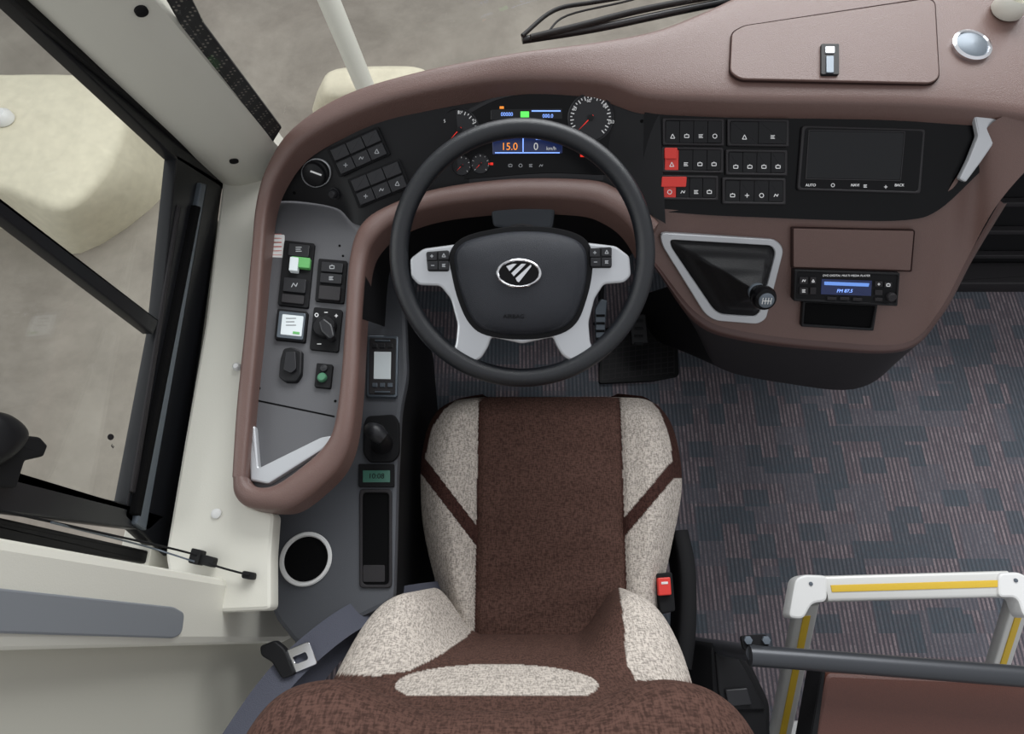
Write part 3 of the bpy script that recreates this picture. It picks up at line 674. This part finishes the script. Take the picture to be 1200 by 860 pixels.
tube("brake_lever",[c0,c0+Vector((.0,.002,.03)),c0+Vector((.002,.006,.06))],[.02,.016,.015],BK,jb,seg=20)
tube("brake_lever_knob",[c0+Vector((-.012,.012,.055)),c0+Vector((.0,.004,.066)),c0+Vector((.014,-.006,.06))],[.013,.016,.013],BUT,jb,seg=20)
ck=plate("digital_clock",rc(441,557,42,27,0),q,.005,BM,sc_e,r=.003)
plate("clock_screen",rc(441,558,32,14,0),q,.001,LCDG,ck,r=.001,off=.005); text("10:08",q,441,558,6,BM,ck,off=.0062)
so=ringp("storage_slot",rc(440,631,38,116,0),rc(440,631,31,108,0),q,.005,CH,sc_e,r=.008)
plate("slot_shade",rc(440,631,32,109,0),q,.0008,HOLE,so,r=.007)  # dark sheet on the surface stands for shade down the slot
plate("slot_item",rc(438,672,26,20,0),q,.002,CH,so,r=.003)
chd=lathe("cup_holder",q,359,655,[(.044,0),(.046,.004),(.044,.007),(.040,.007),(.038,.003),(.038,.001)],WM,sc_e,seg=48)
lathe("cup_shade",q,359,655,[(.0385,.0),(.0385,.0015),(0,.0015)],HOLE,chd,seg=40)  # flat black disc in place of the shaded cup well
# =================== STEERING WHEEL ===================
tl=math.radians(27); wn=Vector((0,-math.sin(tl),math.cos(tl)))
W0=C+ray(612,299)*1.036; WP=PL(W0,wn)
sw=empty("steering_wheel",W0,"black leather steering wheel with silver spokes and airbag pad","steering wheel")
V=[];Fc=[];nu,nv=120,18;R0=.205
for i in range(nu):
    a=2*math.pi*i/nu; d=WP.e1*math.cos(a)+WP.e2*math.sin(a)
    for j in range(nv):
        b=2*math.pi*j/nv; V.append(W0+d*(R0+.0158*math.cos(b))+wn*(.0165*math.sin(b)))
for i in range(nu):
    for j in range(nv): Fc.append((i*nv+j,((i+1)%nu)*nv+j,((i+1)%nu)*nv+(j+1)%nv,i*nv+(j+1)%nv))
mk("rim",V,Fc,LE,sw,ang=80)
WQ=PL(W0-wn*.008,wn)
sp=plate("spokes",[(480,303),(496,291),(534,286),(575,290),(612,292),(650,290),(688,284),(722,288),(738,300),(740,323),(732,331),(708,333),(697,350),(690,378),(692,402),(700,416),(682,430),(660,418),(652,405),(648,395),(612,403),(576,395),(572,407),(564,420),(546,430),(529,416),(534,402),(536,380),(528,350),(516,335),(490,334),(481,324)],WQ,.014,SV,sw,r=.006,bev=.004)
pad=dome("airbag_pad",[(531,296),(545,281),(580,272),(612,269),(648,271),(676,279),(689,294),(690,320),(684,350),(672,376),(650,389),(612,394),(572,389),(553,376),(541,350),(533,320)],WQ,.040,PD,sw,off=.012,p=3.2,n=14)
plate("pad_gap",[(527,296),(543,278),(580,268),(612,265),(650,267),(680,276),(693,292),(694,320),(687,352),(675,379),(652,393),(612,398),(570,393),(550,379),(537,352),(529,320)],WQ,.016,BM,sw,smooth=True)
for s_ in (-1,1):
    cx=513 if s_<0 else 704; cy=305 if s_<0 else 301
    bp=plate("spoke_switches",[(cx-14,cy-10),(cx+13,cy-12),(cx+13,cy+13),(cx-12,cy+13)],WQ,.018,BK,sw,r=.004,bev=.002)
    for dx,dy in ((-7,-5),(7,-6),(-6,6),(7,6)): plate("spoke_button",rc(cx+dx,cy+dy,12,10),WQ,.003,BUT,bp,r=.002,off=.018)
    icons(WQ,[(cx-7,cy-5,1,4),(cx+7,cy-6,2,4),(cx-6,cy+6,6,4),(cx+7,cy+6,3,4)],GM,bp,.0215)
pb=BVHTree.FromPolygons([tuple(v.co+LOC[pad.name]) for v in pad.data.vertices],[tuple(p.vertices) for p in pad.data.polygons])
q=pa(pb,608,320,30,20)
em=ringp("emblem",circ(608,320,26.5,17),circ(608,320,23.5,14.5),q,.005,CR_,sw,smooth=True)
plate("emblem_field",circ(608,320,24,15),q,.002,BG,em,smooth=True)
for pts in ([(593,312),(601,309),(606,309),(597,318)],[(599,320),(611,309),(617,309),(602,324)],[(604,326),(622,309.5),(623,312),(608,331),(606,330)]):
    plate("emblem_mark",pts,q,.0045,CR_,em,r=.0003,bev=.0005)
text("AIRBAG",pa(pb,602,371,30,10),602,371,5,BM,sw,off=.0006)
tube("steering_column",[W0-wn*.01,W0-wn*.06,W0-wn*.2,W0-wn*.5],[.05,.06,.045,.045],BM,sw,seg=24,n=1)
q=PL(Z(612,250,.74),(0,-.6,.8)); plate("column_boot",[(574,234),(652,234),(648,268),(618,272),(578,266)],q,.02,mat("boot_grey",(60,64,70),.7),sw,r=.008,bev=.006)

# =================== PEDALS & MAT ===================
mt=plate("floor_mat",[(704,385),(792,372),(796,440),(764,446),(702,449)],HZ(0),.012,RB,None,r=.01); tag(mt,"black ribbed rubber floor mat under the pedals","floor mat")
for nm,pts,lab in (("brake_pedal",[(697,362),(704,350),(712,352),(708,405),(698,405)],"metal brake pedal above the rubber mat"),("accelerator_pedal",[(738,368),(757,368),(760,402),(740,404)],"black accelerator pedal above the rubber mat")):
    pp=PL(Z(pts[0][0],385,.10),(0,-.5,.86)); e=empty(nm,pp.p,lab,"pedal"); plate("pedal_pad",pts,pp,.012,BK if "acc" in nm else FM,e,r=.004,bev=.003)
    for i in range(4): 
        yy=pts[0][1]+8+i*9; plate("pedal_rib",rc(sum(p[0] for p in pts)/len(pts),yy,10,3),pp,.003,BM,e,r=.001,off=.012)
    c_=pp.hit(sum(p[0] for p in pts)/len(pts),380); tube("pedal_arm",[c_,c_+Vector((0,.10,.06)),c_+Vector((0,.2,.15))],.008,BM,e,seg=10)
    tube("pedal_foot",[c_,c_+Vector((0,.03,-.05)),Vector((c_.x,c_.y+.05,.006))],.007,BM,e,seg=10)
V=[];Fc=[]
def mr_(x0,y0,x1,y1,w):
    dx,dy=x1-x0,y1-y0;l=math.hypot(dx,dy);nx,ny=-dy/l*w/2,dx/l*w/2;k=len(V)
    for x,y in ((x0+nx,y0+ny),(x1+nx,y1+ny),(x1-nx,y1-ny),(x0-nx,y0-ny)): V.append(HZ(0).hit(x,y,.0125))
    Fc.append((k,k+1,k+2,k+3))
for i in range(10): 
    t=i/9; mr_(707,392+t*53-0,790-0,380+t*56,1.2)
for i in range(12):
    t=i/11; mr_(708+t*82,391-t*12,706+t*84,446-t*8,1.2)
mk("mat_rib",V,Fc,M["charcoal_plastic"],mt,smooth=False,recalc=False)

# =================== SEAT ===================
seat=empty("driver_seat",(.06,.1,0),"driver seat in brown and mottled beige fabric","seat")
def interp(T,x):
    if x<=T[0][0]: return T[0][1]
    for (a,b),(c,d) in zip(T,T[1:]):
        if x<=c: return b+(d-b)*(x-a)/(c-a)
    return T[-1][1]
def sm(T):
    return [(p.x,p.y) for p in crv([Vector((a,b)) for a,b in T],5)]
Lt=sm([(465,566),(468,540),(473,524),(482,512),(495,504),(512,498),(545,493),(600,494),(640,500),(680,510),(720,522),(765,532)])
Rt=sm([(465,722),(466,748),(470,762),(478,774),(495,786),(520,794),(555,799),(590,797),(640,787),(680,779),(720,776),(765,776)])
NR,NC=210,240; V=[];cols=[]
def band(px,py,p0,p1,w):
    dx,dy=p1[0]-p0[0],p1[1]-p0[1];l=math.hypot(dx,dy); s=abs((px-p0[0])*dy-(py-p0[1])*dx)/l; return s<w
for i in range(NR+1):
    py=465+(762-465)*(i/NR); l=interp(Lt,py);r=interp(Rt,py)
    for j in range(NC+1):
        px=l+(r-l)*j/NC
        bl=562-5*(py-468)/277; brr=726+9*(py-468)/277
        eL=px-l; eR=r-px; eT=(py-465)*1.2
        e=min(eL,eR); z=.475
        f=max(0,1-e/26); z-=.045*f**2.2
        f=max(0,1-eT/34); z-=.05*f**2.2
        fl=1 if (px<bl or px>brr) else 0
        dseam=min(abs(px-bl),abs(px-brr)); 
        side=max(0,min(1,(bl-px)/28 if px<bl else ((px-brr)/28 if px>brr else 0)))
        z+=.020*side*(1-max(0,1-e/30)) - .006*math.exp(-(dseam/4)**2) + .004*math.sin((px-bl)/(brr-bl)*math.pi)*(1-fl)
        z+=(.0018*math.sin(py*.10+math.sin(px*.03)*1.8)+.0025*math.sin(py*.035+px*.02))*(1-fl)
        c=CB
        if fl:
            c=CE
            if px<bl and band(px,py,(492,541),(560,630),7.5): c=CS; 
            if px>brr and band(px,py,(800,537),(728,622),7.5): c=CS
            if px>brr and py<560 and px>interp([(465,758),(480,772),(500,781),(520,786),(560,790)],py): c=CS
            if px<bl and py<550 and px<interp([(465,540),(480,520),(500,507),(520,502),(545,496)],py): c=CS
        if dseam<1.2: c=CS
        V.append(Z(px,py,z)); cols.append(c)
n_=NC+1
Fc=[(i*n_+j,(i+1)*n_+j,(i+1)*n_+j+1,i*n_+j+1) for i in range(NR) for j in range(NC)]
bd=[j for j in range(n_)]+[i*n_+NC for i in range(1,NR+1)]+[NR*n_+j for j in range(NC-1,-1,-1)]+[i*n_ for i in range(NR-1,0,-1)]
cen=sum((V[i] for i in bd),Vector())/len(bd); prev=bd
for zz,kk_ in ((.40,1.0),(.35,.97)):
    st_=len(V)
    for i in bd:
        p=V[i]; V.append(Vector((cen.x+(p.x-cen.x)*kk_,cen.y+(p.y-cen.y)*kk_,zz))); cols.append(CS)
    cur=list(range(st_,st_+len(bd))); m_=len(bd)
    for i in range(m_): Fc.append((prev[i],prev[(i+1)%m_],cur[(i+1)%m_],cur[i]))
    prev=cur
Fc.append(tuple(prev))
mk("seat_cushion",V,Fc,FAB,seat,ang=80,cols=cols)
box("seat_base",(-.10,-.10,0),(.24,.30,.352),BM,seat,b=.02)
# backrest
bz=[(.44,-.035),(.5,-.040),(.65,-.052),(.8,-.064),(.90,-.080),(.98,-.096),(1.03,-.100),(1.08,-.088),(1.13,-.080),(1.175,-.088),(1.205,-.112),(1.22,-.145),(1.22,-.18)]
bw=[(.44,.235),(.6,.243),(.8,.250),(.92,.247),(1.04,.240),(1.10,.238),(1.15,.232),(1.19,.222),(1.21,.21),(1.22,.20)]
def inpoly(x,y,P):
    c=False;j=len(P)-1
    for i in range(len(P)):
        if (P[i][1]>y)!=(P[j][1]>y) and x<(P[j][0]-P[i][0])*(y-P[i][1])/(P[j][1]-P[i][1])+P[i][0]: c=not c
        j=i
    return c
LPOLY=[(300,786),(380,789),(440,792),(480,786),(515,768),(547,746),(560,730),(520,600),(300,600)]
RPOLY=[(732,760),(733,742),(720,650),(900,640),(900,800),(745,797),(736,780)]
path=crv([Vector((0,y,z)) for z,y in bz],18); V=[];cols=[];NB=240
for k,pt in enumerate(path):
    z=pt.z; w=interp(bw,z); cx=.028-.05*max(0,min(1,(z-.5)/.5))+.012*max(0,min(1,(z-1.0)/.15))
    for j in range(NB+1):
        u=-1+2*j/NB; au=abs(u); x=cx+w*u; y=pt.y
        bo=max(0,min(1,(au-.35)/.4)); bo=bo*bo*(3-2*bo); ez=1-max(0,min(1,(z-.68)/.2)); ez=ez*ez*(3-2*ez)
        ez*=max(0,min(1,(z-.40)/.10))
        y+=.088*bo*ez
        tz=max(0,min(1,(z-1.0)/.09))*(1-max(0,min(1,(z-1.17)/.05)))
        bo2=max(0,min(1,(au-.2)/.45));bo2=bo2*bo2*(3-2*bo2); y+=.026*bo2*tz
        y-=.075*au**9
        zz=z - (.03*au**6 if z>1.1 else 0)
        p=Vector((x,y,zz)); a_,b_=proj(p)
        c=CB
        if z<.9 and a_<600 and inpoly(a_,b_,LPOLY): c=CE
        if z<.9 and a_>600 and inpoly(a_,b_,RPOLY): c=CE
        if .78<z<1.03 and ((a_-582)/119)**2+((b_-803)/25)**2<1 and b_<815: c=CE
        V.append(p);cols.append(c)
n_=NB+1; K=len(path)
Fc=[(i*n_+j,(i+1)*n_+j,(i+1)*n_+j+1,i*n_+j+1) for i in range(K-1) for j in range(NB)]
bd=[j for j in range(n_)]+[i*n_+NB for i in range(1,K)]+[(K-1)*n_+j for j in range(NB-1,-1,-1)]+[i*n_ for i in range(K-2,0,-1)]
st_=len(V)
for i in bd:
    p=V[i]; V.append(Vector((p.x*.96,-.20-.02*(p.z-.4),p.z-.01 if p.z>.5 else p.z))); cols.append(CS)
m_=len(bd)
for i in range(m_): Fc.append((bd[i],bd[(i+1)%m_],st_+(i+1)%m_,st_+i))
Fc.append(tuple(range(st_,st_+m_)))
mk("backrest",V,Fc,FAB,seat,ang=80,cols=cols)
tube("side_shield",[Z(792,628,.36),Z(800,670,.37),Z(800,735,.38),Z(795,780,.38)],.02,BM,seat,seg=12,sq=(.018,.05))
box("recliner_housing",(.245,-.10,.30),(.285,.0,.47),BM,seat,b=.01)
bk=empty("seat_belt_buckle",Z(779,688,.46),"red release button buckle beside the cushion","buckle")
plate("buckle_body",[(768,672),(788,670),(792,716),(774,720)],HZ(.44),.03,BM,bk,r=.005,bev=.003)
plate("release_button",rc(779,687,15,21,-4),HZ(.47),.012,RD,bk,r=.003,bev=.002); plate("button_slot",rc(779,683,8,3,-4),HZ(.482),.001,WM,bk,r=.0005)
cb=empty("seat_control_box",Z(868,790,.30),"black plastic control box beside the seat","control box")
plate("box_body",[(832,754),(858,750),(880,775),(904,825),(904,900),(846,900),(835,820)],HZ(0),.42,BM,cb,r=.015,bev=.01)
plate("box_top",[(838,762),(856,758),(872,782),(893,822),(898,832),(850,832),(842,810)],HZ(.42),.006,BK,cb,r=.006,bev=.003)
plate("rocker_switch",[(850,808),(876,806),(882,826),(854,828)],HZ(.426),.008,BUT,cb,r=.003,bev=.002)
# seat belt
sb=empty("seat_belt",Z(340,775,.5),"grey seat belt webbing with metal tongue","seat belt")
def webbing(name,P,w,m,par,nrm=Vector((0,0,1))):
    P=crv(P,8);V=[];Fc=[];k=len(P)
    for i,p in enumerate(P):
        t=(P[min(i+1,k-1)]-P[max(i-1,0)]).normalized(); s=t.cross(nrm).normalized()*w; h=s.cross(t).normalized()*.0012
        V+=[p-s-h,p+s-h,p+s+h,p-s+h]
    for i in range(k-1):
        for j in range(4): Fc.append((i*4+j,i*4+(j+1)%4,(i+1)*4+(j+1)%4,(i+1)*4+j))
    Fc+= [(0,1,2,3),((k-1)*4,(k-1)*4+1,(k-1)*4+2,(k-1)*4+3)]
    return mk(name,V,Fc,m,par,ang=40)
webbing("webbing",[Z(520,694,.44),Z(470,702,.50),Z(420,720,.60),Z(370,755,.64),Z(320,805,.66),Z(262,890,.68)],.023,BELT,sb,Vector((.2,.3,1)))
webbing("webbing",[Z(520,706,.42),Z(455,718,.47),Z(405,748,.56),Z(365,790,.60),Z(325,840,.61),Z(290,900,.62)],.023,BELT,sb,Vector((.5,0,1)))
q=HZ(.65)
tg=plate("tongue_cover",[(304,757),(322,750),(334,760),(346,790),(330,796),(318,776),(305,768)],q,.014,BK,sb,r=.005,bev=.003)
ringp("metal_tongue",rc(353,770,30,28,-22),rc(352,771,16,9,-22),HZ(.655),.003,CR_,sb,r=.004)

# =================== REAR RIGHT ===================
hr=empty("handrail",Z(890,765,0),"dark grey tubular handrail with floor post","handrail")
hz=.60
tube("rail",[Z(878,768,hz),Z(1000,777,hz),Z(1240,796,hz)],.0165,TB,hr,seg=20,n=2)
tube("post",[Z(884,766,hz),Vector((Z(884,766,hz).x,Z(884,766,hz).y,0))],.014,TB,hr,seg=16,n=1)
plate("bracket",[(868,745),(898,743),(903,753),(897,762),(872,762)],HZ(hz-.01),.008,BM,hr,r=.006)
for x in (876,897): lathe("bolt",HZ(hz-.002),x,750,[(.007,0),(.007,.005),(.003,.006),(0,.006)],FM,hr,seg=6)
hp=empty("guard_hoop",Z(1060,690,0),"white aluminium guard hoop with yellow safety strips","guard rail")
a0=Z(948,690,.35);a1=Z(1192,684,.35);d0=Z(914,858,.02)
tube("top_bar",[a0+Vector((.03,0,0)),a1-Vector((.02,0,0))],0.02,AL,hp,n=1,sq=(.026,.014))
def leg(a,d,dd):
    tube("leg",[a.lerp(d,.08),a.lerp(d,1.0)],.02,AL,hp,n=1,sq=(.024,.012))
    t=(d-a).normalized(); nn=Vector((0,-t.z,t.y)).normalized()
    if nn.z<0:nn=-nn
    tube("yellow_strip",[a.lerp(d,.14)+nn*.0125,a.lerp(d,1.0)+nn*.0125],.01,YE,hp,n=1,sq=(.008,.0015))
leg(a0,d0,0); leg(a1+Vector((.012,0,0)),a1+Vector((.06,d0.y-a0.y,d0.z-a0.z)),0)
tube("yellow_strip",[a0+Vector((.04,0,.0145)),a1+Vector((-.04,0,.0145))],.01,YE,hp,n=1,sq=(.007,.0015))
for px,py,sx in ((950,690,1),(1190,686,-1)):
    pts=[(px-18*sx,py-12),(px-8*sx,py-17),(px+20*sx,py-16),(px+20*sx,py+15),(px+2*sx,py+17),(px-8*sx,py+36),(px-26*sx,py+34)]
    if sx<0: pts=[(px-20,py-15),(px+6,py-16),(px+20,py-6),(px+30,py+38),(px+10,py+38),(px+2,py+14),(px-20,py+14)]
    cp=plate("corner_piece",pts,HZ(.335),.034,WM,hp,r=.012,bev=.005)
    lathe("bolt",HZ(.369),px,py-6,[(.004,0),(.004,.002),(0,.0025)],FM,hp,seg=12)
plate("foot_plate",[(908,846),(952,846),(955,862),(905,862)],HZ(0),.02,WM,hp,r=.005)
pt=empty("partition",Z(1080,850,0),"brown leatherette padded partition behind the handrail","partition")
plate("padded_top",[(968,787),(1250,799),(1290,930),(940,930)],HZ(.50),.05,LB,pt,r=.012,bev=.008)
plate("padded_edge",[(963,782),(968,785),(950,930),(938,930)],HZ(.50),.055,BM,pt,r=.002,bev=.002)
box("partition_body",(.45,-.75,0),(1.1,-.36,.50),CH,pt,b=.01)
dr=empty("door_1",(1.75,1.0,0),"dark passenger door step area","door",kind="structure")
box("step_panel",(1.22,1.02,.0),(2.3,1.08,.62),BM,dr,b=.005)
for i in range(4): box("panel_rib",(1.22,1.0,.10+i*.13),(2.3,1.02,.115+i*.13),CH,dr,b=.003)
box("step_trim",(1.26,.94,.0),(2.3,1.02,.05),CH,dr,b=.006)

# =================== LIGHT ===================
w=bpy.data.worlds.new("sky_world"); sc.world=w; w.use_nodes=True; nt=w.node_tree; bg=nt.nodes["Background"]
tc=nt.nodes.new("ShaderNodeTexCoord"); sx=nt.nodes.new("ShaderNodeSeparateXYZ"); nt.links.new(tc.outputs["Generated"],sx.inputs[0])
cr=nt.nodes.new("ShaderNodeValToRGB"); cr.color_ramp.elements[0].position=0.0; cr.color_ramp.elements[0].color=(.6,.61,.62,1); cr.color_ramp.elements[1].position=.8; cr.color_ramp.elements[1].color=(.94,.96,1,1)
nt.links.new(sx.outputs[2],cr.inputs[0]); nt.links.new(cr.outputs[0],bg.inputs[0]); bg.inputs[1].default_value=.80
def alight(name,loc,tgt,sx_,sy_,e,col=(1,1,1)):
    l=bpy.data.lights.new(name,'AREA'); l.shape='RECTANGLE'; l.size=sx_; l.size_y=sy_; l.energy=e; l.color=col
    o=bpy.data.objects.new(name,l); sc.collection.objects.link(o); o.location=loc
    o.rotation_euler=(Vector(tgt)-Vector(loc)).to_track_quat('-Z','Y').to_euler()
alight("windscreen_daylight",(.9,3.0,2.6),(.5,.7,.7),3.5,1.8,170,(.97,.98,1))
alight("side_window_daylight",(-2.6,.4,2.4),(0,.3,.6),2.5,1.5,35,(.97,.98,1))
